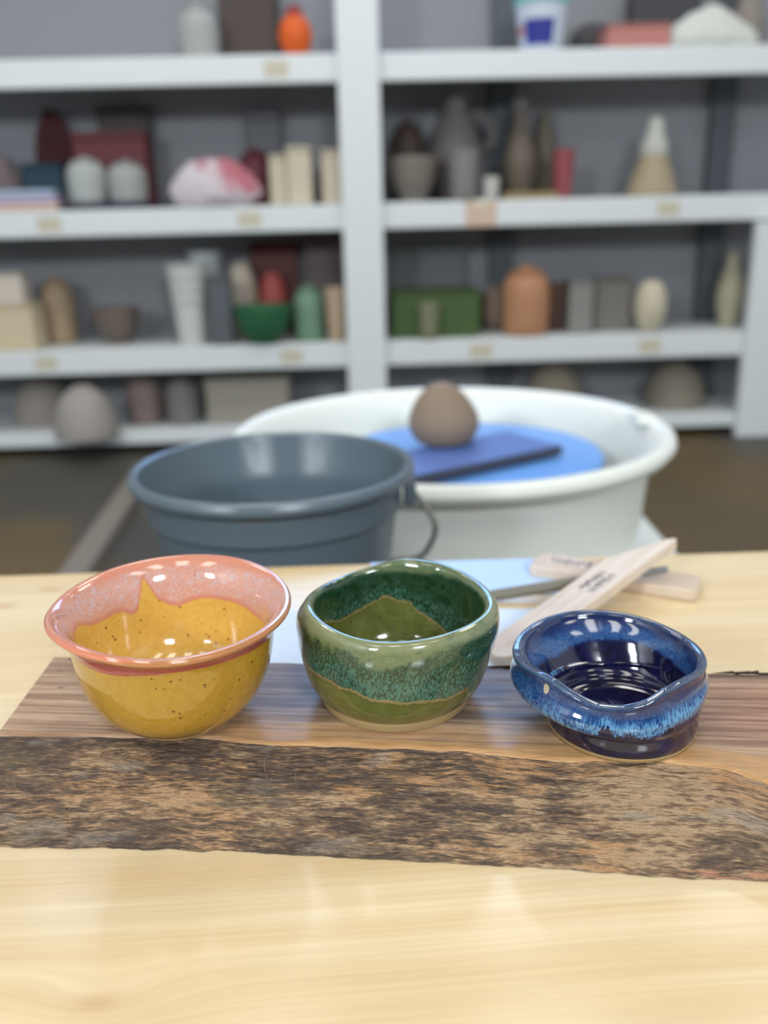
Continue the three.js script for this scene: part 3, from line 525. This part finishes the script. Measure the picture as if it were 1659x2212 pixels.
// ------------------------------------------------------------------ taupe bar on the floor
{
  const p = onY(150, 1262, 0.02), q = onY(318, 1008, 0.02), d = q.clone().sub(p), o = thing('floor_bar', 'long taupe wooden bar lying on the dark floor left of the bucket', 'bar', [(p.x + q.x) / 2, 0, (p.z + q.z) / 2], Math.atan2(-d.z, d.x));
  part('plank', boxAt(d.length(), 0.04, 0.085, 0, 0.02, 0, 0.004), mat(134, 126, 116, 0.7), o);
}

// ------------------------------------------------------------------ shelving
const SZ = -4.0, SYAW = 0.025, TOPS = [1.653, 1.072, 0.482, 0.105], DEPTH = 0.46;
const front = (x) => SZ - SYAW * x;
{
  const s = thing('shelving_unit', 'wide white-painted storage shelves with thick uprights and a grey back panel', 'shelves', [0, 0, SZ], SYAW);
  const white = mat(226, 232, 234, 0.5), X0 = -2.7, X1 = 2.7, W = X1 - X0;
  TOPS.forEach((y, i) => {
    const t = i === 3 ? 0.06 : 0.108;
    part('shelf', mergeGeometries([boxAt(W, t, 0.04, 0, y - t / 2, -0.02, 0.006), boxAt(W, 0.025, DEPTH - 0.04, 0, y - 0.0125, -0.04 - (DEPTH - 0.04) / 2, 0.002)]), white, s);
  });
  part('post', boxAt(0.172, 2.3, 0.05, -0.06, 1.15, 0.026, 0.006), white, s);
  part('post', boxAt(0.172, 0.955, 0.05, 1.735, 0.4775, 0.026, 0.006), white, s);
  part('post', boxAt(0.172, 2.3, 0.05, -2.1, 1.15, 0.026, 0.006), white, s);
  const strut = mat(78, 84, 90, 0.6);
  for (const x of [0.607, 1.637]) part('rear_strut', boxAt(0.11, 2.3, 0.05, x, 1.15, -DEPTH + 0.03, 0.004), strut, s);
  part('back_panel', boxAt(W, 2.35, 0.012, 0, 1.175, -DEPTH - 0.007, 0.002), mat(138, 139, 144, 0.7), s);
  const tape = mat(206, 200, 180, 0.7);
  for (const [x, y] of [[598, 160], [112, 490], [540, 482], [1450, 440], [1040, 752], [105, 783], [630, 768], [1410, 738]]) {
    const p = onZ(x, y, SZ + 0.002), lx = p.x, k = TOPS.reduce((a, b) => Math.abs(b - 0.054 - p.y) < Math.abs(a - 0.054 - p.y) ? b : a);
    part('label_tape', boxAt(0.1, 0.062, 0.0012, lx, k - 0.054, 0.0007, 0.0005), tape, s);
  }
}
// things on the shelves. spot() turns the photograph's left, right and top (pixels) into a place and a size on a shelf
function spot(xl, xr, yt, shelf, back) {
  let x = 0, z = SZ - back, a, b, t;
  for (let k = 0; k < 3; k++) { a = onZ(xl, yt, z); b = onZ(xr, yt, z); x = (a.x + b.x) / 2; z = front(x) - back; }
  t = onZ((xl + xr) / 2, yt, z);
  return { x, z, w: b.x - a.x, h: t.y - TOPS[shelf], y: TOPS[shelf] };
}
const clayMats = {};
const cm = (c, rough = 0.6) => clayMats[c.join()] ??= mat(...c, rough);
// unit profiles: radius in half-widths, height in heights
const SHAPES = {
  jar: [[0, 0], [0.8, 0], [0.92, 0.06], [0.98, 0.3], [0.98, 0.68], [0.86, 0.8], [0.7, 0.86], [0.72, 0.9], [0.66, 0.9], [0.62, 0.84], [0, 0.8]],
  vase: [[0, 0], [0.5, 0], [0.6, 0.03], [0.92, 0.3], [0.98, 0.45], [0.8, 0.65], [0.45, 0.85], [0.4, 0.92], [0.5, 1], [0.42, 1], [0.32, 0.9], [0, 0.8]],
  cup: [[0, 0], [0.66, 0], [0.72, 0.04], [0.9, 0.7], [0.96, 0.96], [0.98, 1], [0.9, 1], [0.84, 0.9], [0.64, 0.1], [0, 0.08]],
  bowl: [[0, 0], [0.45, 0], [0.48, 0.06], [0.78, 0.35], [0.94, 0.75], [0.99, 1], [0.93, 1], [0.88, 0.8], [0.7, 0.42], [0.3, 0.16], [0, 0.12]],
  dome: [[0, 0], [0.98, 0], [1, 0.06], [0.93, 0.4], [0.74, 0.72], [0.42, 0.93], [0.3, 0.96], [0.28, 1], [0, 1]],
  ball: [[0, 0], [0.35, 0.01], [0.74, 0.14], [0.97, 0.38], [0.98, 0.6], [0.76, 0.86], [0.4, 0.985], [0, 1]],
  cone: [[0, 0], [0.95, 0], [0.98, 0.05], [0.8, 0.25], [0.55, 0.48], [0.4, 0.62], [0, 0.62]],
};
const put = (name, label, category, s, turn = 0, group) => thing(name, label, category, [s.x, s.y + 0.001, s.z], turn, group);
const lathed = (shape, s, part_ = [0, 1]) => smoothLathe(SHAPES[shape].map(([r, h]) => [r * s.w / 2, h * s.h]), 40, 44);
function turned(name, label, category, shape, color, xl, xr, yt, shelf, back, extra, group) {
  const s = spot(xl, xr, yt, shelf, back); s.z -= s.w / 2 * 0.6;
  const o = put(name, label, category, s, 0, group);
  part('body', lathed(shape, s), cm(color), o);
  if (shape === 'jar') part('lid', smoothLathe([[0, s.h * 0.86], [s.w * 0.36, s.h * 0.87], [s.w * 0.38, s.h * 0.905], [s.w * 0.16, s.h * 0.95], [s.w * 0.1, s.h], [0, s.h]], 36, 24), cm(color.map((q) => q * 0.94)), o);
  if (extra) extra(o, s);
  return o;
}
function boxy(name, label, category, color, xl, xr, yt, shelf, back, deep, extra, turn = 0) {
  const s = spot(xl, xr, yt, shelf, back), d = deep ?? s.w; s.z -= d / 2;
  const o = put(name, label, category, s, turn);
  part('body', boxAt(s.w, s.h * 0.9, d, 0, s.h * 0.45, 0, 0.012), cm(color), o);
  part('lid', boxAt(s.w * 1.02, s.h * 0.1, d * 1.02, 0, s.h * 0.95, 0, 0.006), cm(color.map((q) => q * 0.92)), o);
  if (extra) extra(o, s, d);
  return o;
}
function lump(name, label, category, color, xl, xr, yt, shelf, back, sd, deepK = 0.8, { sharp = 0.3, peak = 0, paint } = {}) {
  const s = spot(xl, xr, yt, shelf, back); s.z -= s.w * deepK / 2;
  const g = new THREE.SphereGeometry(1, 64, 48), p = g.attributes.position, col = new Float32Array(p.count * 3), q = new THREE.Color();
  for (let i = 0; i < p.count; i++) {
    let x = p.getX(i), y = p.getY(i), z = p.getZ(i); const k = 1 + sharp * fbm(x * 1.6 + sd, y * 1.6, z * 1.6, 4); x *= k; z *= k; y = Math.max(0, (y * k + 0.75) / 1.75);
    const tp = 1 - peak * smooth(0, 1, y); x = clamp(x, -1, 1) * tp; z = clamp(z, -1, 1) * tp;
    p.setXYZ(i, x * s.w / 2, Math.min(1.02, y) * s.h, z * s.w * deepK / 2);
    q.copy(paint ? rgb(...paint(x, y, z)) : rgb(...color)); q.toArray(col, i * 3);
  }
  g.setAttribute('color', new THREE.BufferAttribute(col, 3)); g.computeVertexNormals();
  const o = part(name, g, new THREE.MeshStandardMaterial({ vertexColors: true, roughness: 0.85 }), scene, [s.x, s.y + 0.001, s.z]); o.name = numbered(name); return tag(o, label, category);
}
// top shelf, left of the post
turned('lidded_jar', 'pale grey lidded jar on the top shelf beside the dark box', 'jar', 'jar', [172, 174, 170], 378, 460, 6, 0, 0.05);
boxy('storage_box', 'dark brown box on the top shelf behind the orange bottle', 'box', [70, 58, 54], 466, 592, -40, 0, 0.22, 0.2);
turned('squat_bottle', 'round orange bottle with a reddish cap on the top shelf', 'bottle', 'ball', [222, 96, 20], 597, 671, 28, 0, 0.06, (o, s) => part('cap', smoothLathe([[0, s.h * 0.93], [s.w * 0.22, s.h * 0.93], [s.w * 0.22, s.h * 1.14], [s.w * 0.18, s.h * 1.18], [0, s.h * 1.18]], 24, 20), cm([150, 50, 44]), o).userData.label = 'reddish cap');
// top shelf, right
turned('plastic_tub', 'white tub with a blue label and turquoise lid on the top shelf', 'tub', 'cup', [206, 216, 230], 1118, 1236, 0, 0, 0.03, (o, s) => {
  part('lid', smoothLathe([[0, s.h * 0.96], [s.w * 0.5, s.h * 0.96], [s.w * 0.52, s.h * 1.0], [s.w * 0.5, s.h * 1.1], [0, s.h * 1.1]], 36, 24), cm([120, 204, 196]), o).userData.label = 'turquoise lid';
  const r = (h) => s.w / 2 * lerp(0.73, 0.9, (h - 0.04) / 0.66) + 0.0015;
  const band = (h0, h1, a0, a1) => new THREE.CylinderGeometry(r(h1), r(h0), s.h * (h1 - h0), 24, 1, true, a0, a1).translate(0, s.h * (h0 + h1) / 2, 0);
  part('blue_label', band(0.1, 0.62, -0.95, 1.35), new THREE.MeshStandardMaterial({ color: rgb(44, 52, 150), roughness: 0.5, side: THREE.DoubleSide }), o);
  part('red_label', band(0.3, 0.52, -1.5, 0.5), new THREE.MeshStandardMaterial({ color: rgb(190, 120, 120), roughness: 0.5, side: THREE.DoubleSide }), o);
});
boxy('clay_slab', 'salmon pink clay slab on the top shelf beside the white plaster mound', 'slab', [186, 122, 114], 1315, 1452, 50, 0, 0.06, 0.2);
lump('plaster_mound', 'large off-white plaster mound on the top shelf at the right', 'mound', [208, 210, 202], 1432, 1680, 2, 0, 0.03, 4, 0.4, { sharp: 0.25, peak: 0.55 });
lump('clay_chunk', 'dark grey chunk on the top shelf behind the salmon slab', 'chunk', [72, 70, 72], 1240, 1350, 44, 0, 0.24, 9, 0.7);
boxy('storage_box', 'charcoal box at the back of the top shelf behind the plaster mound', 'box', [62, 62, 68], 1370, 1520, -60, 0, 0.33, 0.1);
turned('stoneware_jar', 'grey-beige jar at the back right of the top shelf', 'jar', 'vase', [140, 130, 122], 1594, 1668, -40, 0, 0.28);
// second shelf, left
[['pale blue', [168, 184, 208], 0.0, 0.05], ['lavender', [190, 180, 206], 0.05, 0.03], ['peach', [214, 186, 172], 0.08, 0.02]].reverse().forEach(([n, c], i) => {
  const s = spot(-60, 122, 440, 1, 0.02), o = thing('folded_cloth', `folded ${n} cloth in the stack at the left end of the second shelf`, 'cloth', [s.x - 0.006 * i, TOPS[1] + 0.001 + i * 0.03, s.z - 0.14], 0.05 * i);
  part('fold', boxAt(s.w - i * 0.02, 0.0285, 0.26 - i * 0.02, 0, 0.01425, 0, 0.012), cm(c, 0.9), o);
});
boxy('storage_box', 'dark teal box behind the folded cloths on the second shelf', 'box', [34, 66, 84], 44, 132, 352, 1, 0.31, 0.06);
lump('pink_grey_lump', 'pinkish grey lump at the far left of the second shelf', 'lump', [140, 124, 124], -60, 24, 330, 1, 0.32, 21, 0.4);
lump('cloth_bundle', 'dark maroon cloth bundle behind the teal box on the second shelf', 'bundle', [72, 30, 34], 60, 150, 240, 1, 0.39, 14, 0.2);
boxy('storage_box', 'dull red box behind the two grey pots on the second shelf', 'box', [112, 48, 54], 150, 312, 284, 1, 0.24, 0.12);
boxy('storage_box', 'dark brown box at the back of the second shelf above the red box', 'box', [64, 56, 52], 205, 318, 228, 1, 0.37, 0.06);
{
  const s = spot(122, 322, 428, 1, 0.03), t = thing('flat_tray', 'navy tray under the two grey pots on the second shelf', 'tray', [s.x, s.y + 0.001, s.z - 0.11]);
  part('tray_base', boxAt(s.w, 0.012, 0.22, 0, 0.006, 0, 0.003), cm([34, 38, 66]), t);
  for (const q of [-1, 1]) part('tray_lip', boxAt(s.w, 0.01, 0.008, 0, 0.0165, q * 0.106, 0.002), cm([34, 38, 66]), t);
  for (const [xl, xr, yt, c, l] of [[128, 214, 338, [176, 182, 180], 'pale grey lidded pot, left of the pair on the navy tray'], [218, 304, 346, [164, 168, 166], 'grey lidded pot, right of the pair on the navy tray']]) { const o = turned('lidded_pot', l, 'pot', 'jar', c, xl, xr, yt, 1, 0.06, null, 'grey pots on the navy tray'); o.position.y += 0.023; o.position.z -= 0.02; o.scale.y = 0.9; }
}
lump('cloth_bundle', 'white and pink cloth bundle on the front of the second shelf', 'bundle', [206, 186, 190], 336, 566, 338, 1, -0.03, 33, 0.36, { sharp: 0.35, peak: 0.35, paint: (x, y, z) => mix3([208, 200, 206], [186, 112, 124], smooth(-0.05, 0.35, fbm(x * 2 + 3, y * 2, z * 2, 3) + 0.5 * x + 0.35 * (y - 0.5))) });
turned('maroon_jar', 'maroon jar behind the cloth bundle on the second shelf', 'jar', 'jar', [112, 52, 62], 508, 582, 318, 1, 0.26);
boxy('plaster_block', 'cream plaster block beside the post, tallest of the three on the second shelf', 'block', [206, 196, 174], 616, 670, 316, 1, 0.05, 0.12);
boxy('plaster_block', 'cream plaster block leftmost of the three on the second shelf', 'block', [200, 190, 168], 578, 616, 334, 1, 0.04, 0.1);
boxy('plaster_block', 'cream plaster block nearest the post on the second shelf', 'block', [204, 192, 170], 692, 742, 322, 1, 0.05, 0.1);
boxy('storage_box', 'mid grey box at the back of the second shelf behind the cream blocks', 'box', [104, 104, 110], 526, 604, 240, 1, 0.395, 0.05);
// second shelf, right
turned('brown_pot', 'dark brown pot just right of the post on the second shelf', 'pot', 'jar', [74, 58, 50], 842, 918, 255, 1, 0.26);
turned('grey_jug', 'large grey jug on the second shelf right of the post', 'jug', 'vase', [112, 106, 104], 926, 1050, 196, 1, 0.22, (o, s) => part('handle', new THREE.TorusGeometry(s.h * 0.17, s.h * 0.035, 8, 24, Math.PI * 1.1).rotateZ(-Math.PI * 0.55).translate(s.w * 0.36, s.h * 0.64, 0), cm([112, 106, 104]), o));
turned('grey_bowl', 'brownish grey bowl beside the post on the second shelf', 'bowl', 'bowl', [128, 122, 114], 840, 946, 338, 1, 0.04);
turned('grey_cup', 'light grey cup in front of the large grey jug', 'cup', 'cup', [132, 130, 128], 968, 1040, 322, 1, 0.0);
turned('small_cup', 'small white cup by the peach note on the second shelf', 'cup', 'cup', [204, 202, 196], 1044, 1082, 382, 1, 0.01);
turned('brown_vase', 'grey-brown vase with a round stopper on the second shelf', 'vase', 'vase', [106, 96, 84], 1092, 1166, 240, 1, 0.16, (o, s) => part('stopper', new THREE.SphereGeometry(s.w * 0.28, 24, 16).translate(0, s.h * 1.06, 0), cm([100, 98, 98]), o));
turned('brown_vase', 'olive-grey vase between the stoppered vase and the red cup', 'vase', 'vase', [112, 104, 88], 1152, 1210, 236, 1, 0.32);
{ const s = spot(1088, 1208, 398, 1, 0.03), o = thing('flat_tray', 'tan tray in front of the brown vases on the second shelf', 'tray', [s.x, s.y + 0.001, s.z - 0.05]); part('tray_base', boxAt(s.w, 0.014, 0.1, 0, 0.007, 0, 0.003), cm([150, 132, 92]), o); part('tray_lip', boxAt(s.w, 0.014, 0.006, 0, 0.02, 0.047, 0.002), cm([150, 132, 92]), o); }
turned('red_cup', 'dusty red cup at the right of the brown vases', 'cup', 'cup', [150, 74, 82], 1196, 1246, 322, 1, 0.08);
turned('tower_figure', 'tan cone with a whitish top standing alone on the second shelf', 'sculpture', 'cone', [168, 154, 126], 1372, 1484, 250, 1, 0.05, (o, s) => part('white_top', smoothLathe([[0, s.h * 0.5], [s.w * 0.24, s.h * 0.5], [s.w * 0.26, s.h * 0.66], [s.w * 0.18, s.h * 0.78], [s.w * 0.15, s.h * 0.92], [s.w * 0.09, s.h], [0, s.h]], 32, 30), cm([190, 192, 184]), o));
{
  const p = onZ(1040, 452, SZ + 0.004), o = thing('paper_note', 'peach paper note hanging over the front of the second shelf', 'note', [p.x, TOPS[1] - 0.055, front(p.x) + 0.001], SYAW);
  part('sheet', boxAt(0.135, 0.105, 0.001, 0, 0, 0.0012, 0.0004), cm([214, 190, 170], 0.8), o);
  part('tape', boxAt(0.05, 0.03, 0.0008, 0, 0.045, 0.002, 0.0003), cm([226, 220, 206], 0.6), o);
}
// third shelf, left
boxy('plaster_block', 'wide cream plaster block at the far left of the third shelf', 'block', [212, 198, 166], -70, 66, 660, 2, 0.03, 0.16);
{ const o = boxy('plaster_block', 'smaller pale block topping the wide cream block, far left', 'block', [210, 200, 188], -60, 52, 660, 2, 0.05, 0.12), s = spot(-60, 52, 592, 2, 0.05), s0 = spot(-70, 66, 660, 2, 0.03); o.position.y += s0.h; o.scale.y = (s.h - s0.h) / spot(-60, 52, 660, 2, 0.05).h; }
turned('tan_vase', 'round tan vase beside the cream blocks on the third shelf', 'vase', 'jar', [168, 146, 118], 70, 146, 598, 2, 0.24);
turned('low_dish', 'low grey-brown dish on the third shelf between the tan vase and white cups', 'dish', 'bowl', [112, 100, 92], 188, 292, 668, 2, 0.14);
{
  for (const [xl, xr, yt, bk, c, l] of [[344, 438, 572, -0.01, [208, 212, 208], 'stack of white ribbed cups at the front of the third shelf'], [396, 472, 545, 0.22, [196, 202, 204], 'taller stack of white cups behind the ribbed one']]) {
    const s = spot(xl, xr, yt, 2, bk); s.z -= s.w / 2; const o = put('cup_stack', l, 'cups', s);
    const n = 4; for (let k = 0; k < n; k++) part('cup', smoothLathe([[0, 0], [0.6, 0], [0.68, 0.02], [0.88, 0.5], [0.97, 0.56], [1, 0.58], [0.9, 0.58], [0.6, 0.06], [0, 0.05]].map(([r, h]) => [r * s.w / 2 * lerp(0.86, 1, k / (n - 1)), h * s.h + k * s.h * 0.14]), 36, 34), cm(c), o);
  }
}
boxy('shade_panel', 'dark grey box standing in for the shaded side of the white cup stacks', 'box', [88, 94, 100], 444, 494, 596, 2, 0.02, 0.08);  // a dark body in place of the shade beside the cups
turned('cream_vase', 'cream vase standing behind the green dish', 'vase', 'ball', [208, 194, 176], 482, 549, 566, 2, 0.27);
turned('red_pot', 'dull red round pot behind the green dish', 'pot', 'ball', [182, 88, 82], 554, 616, 588, 2, 0.26);
turned('green_dish', 'dark green dish at the front of the third shelf', 'dish', 'bowl', [38, 100, 64], 497, 628, 664, 2, -0.03);
boxy('storage_box', 'dark red-brown box at the back of the third shelf, behind the green dish', 'box', [92, 44, 38], 536, 640, 522, 2, 0.395, 0.05);
turned('sage_jar', 'sage green jar between the green dish and the tan cup', 'jar', 'jar', [112, 148, 122], 630, 696, 616, 2, 0.07);
turned('tan_cup', 'tan cup next to the post on the third shelf', 'cup', 'cup', [186, 164, 138], 698, 750, 622, 2, 0.03);
boxy('storage_box', 'mauve-grey box at the back of the third shelf near the post', 'box', [98, 86, 86], 654, 746, 508, 2, 0.36, 0.06);
// third shelf, right
boxy('green_crate', 'dark green crate on the third shelf just right of the post', 'crate', [66, 92, 44], 842, 1038, 628, 2, 0.08, 0.24);
turned('grey_green_cup', 'small grey-green cup in front of the dark green crate', 'cup', 'cup', [128, 132, 104], 902, 952, 656, 2, 0.0);
boxy('storage_box', 'pale grey box at the back of the third shelf above the green crate', 'box', [108, 112, 114], 846, 1004, 534, 2, 0.39, 0.05);
turned('terracotta_pot', 'terracotta pot on the third shelf, largest brown piece there', 'pot', 'jar', [184, 134, 100], 1090, 1196, 574, 2, 0.04);
turned('brown_pot', 'grey-brown round pot left of the terracotta pot', 'pot', 'ball', [150, 130, 116], 1040, 1108, 618, 2, 0.26);
turned('dark_cup', 'dark brown cup right of the terracotta pot', 'cup', 'cup', [88, 66, 56], 1184, 1226, 612, 2, 0.16);
boxy('grey_carton', 'light grey carton on the third shelf, left half of the pair', 'box', [136, 136, 132], 1232, 1286, 606, 2, 0.08, 0.14);
boxy('grey_carton', 'warm grey carton beside the cream ball on the third shelf', 'box', [124, 120, 114], 1288, 1370, 600, 2, 0.16, 0.14);
turned('cream_ball', 'cream round pot right of the grey cartons', 'pot', 'ball', [204, 196, 172], 1380, 1450, 606, 2, 0.03);
turned('cream_bottle', 'dull cream bottle at the right end of the third shelf', 'bottle', 'vase', [176, 170, 146], 1562, 1624, 548, 2, 0.16);
// bottom shelf
turned('upturned_bowl', 'big upturned grey bowl at the left end of the bottom shelf', 'bowl', 'dome', [150, 142, 134], 4, 140, 826, 3, 0.2);
turned('upturned_bowl', 'pale grey upturned bowl overlapping the big one on the bottom shelf', 'bowl', 'dome', [160, 154, 148], 92, 232, 842, 3, -0.14);
turned('pink_jar', 'pinkish grey jar on the bottom shelf between bowls and grey jar', 'jar', 'jar', [132, 116, 112], 262, 342, 814, 3, 0.14);
turned('grey_jar', 'plain grey jar left of the beige box on the bottom shelf', 'jar', 'jar', [122, 120, 116], 348, 420, 818, 3, 0.1);
boxy('beige_box', 'beige box on the bottom shelf left of the pottery wheel', 'box', [156, 150, 138], 440, 622, 818, 3, 0.1, 0.2);
turned('beige_bowl', 'beige upturned bowl on the bottom shelf behind the splash pan', 'bowl', 'dome', [140, 130, 114], 1138, 1272, 794, 3, 0.14);
turned('beige_bowl', 'beige upturned bowl near the right post on the bottom shelf', 'bowl', 'dome', [134, 126, 112], 1408, 1542, 790, 3, 0.14);
renderer.render(scene, camera);
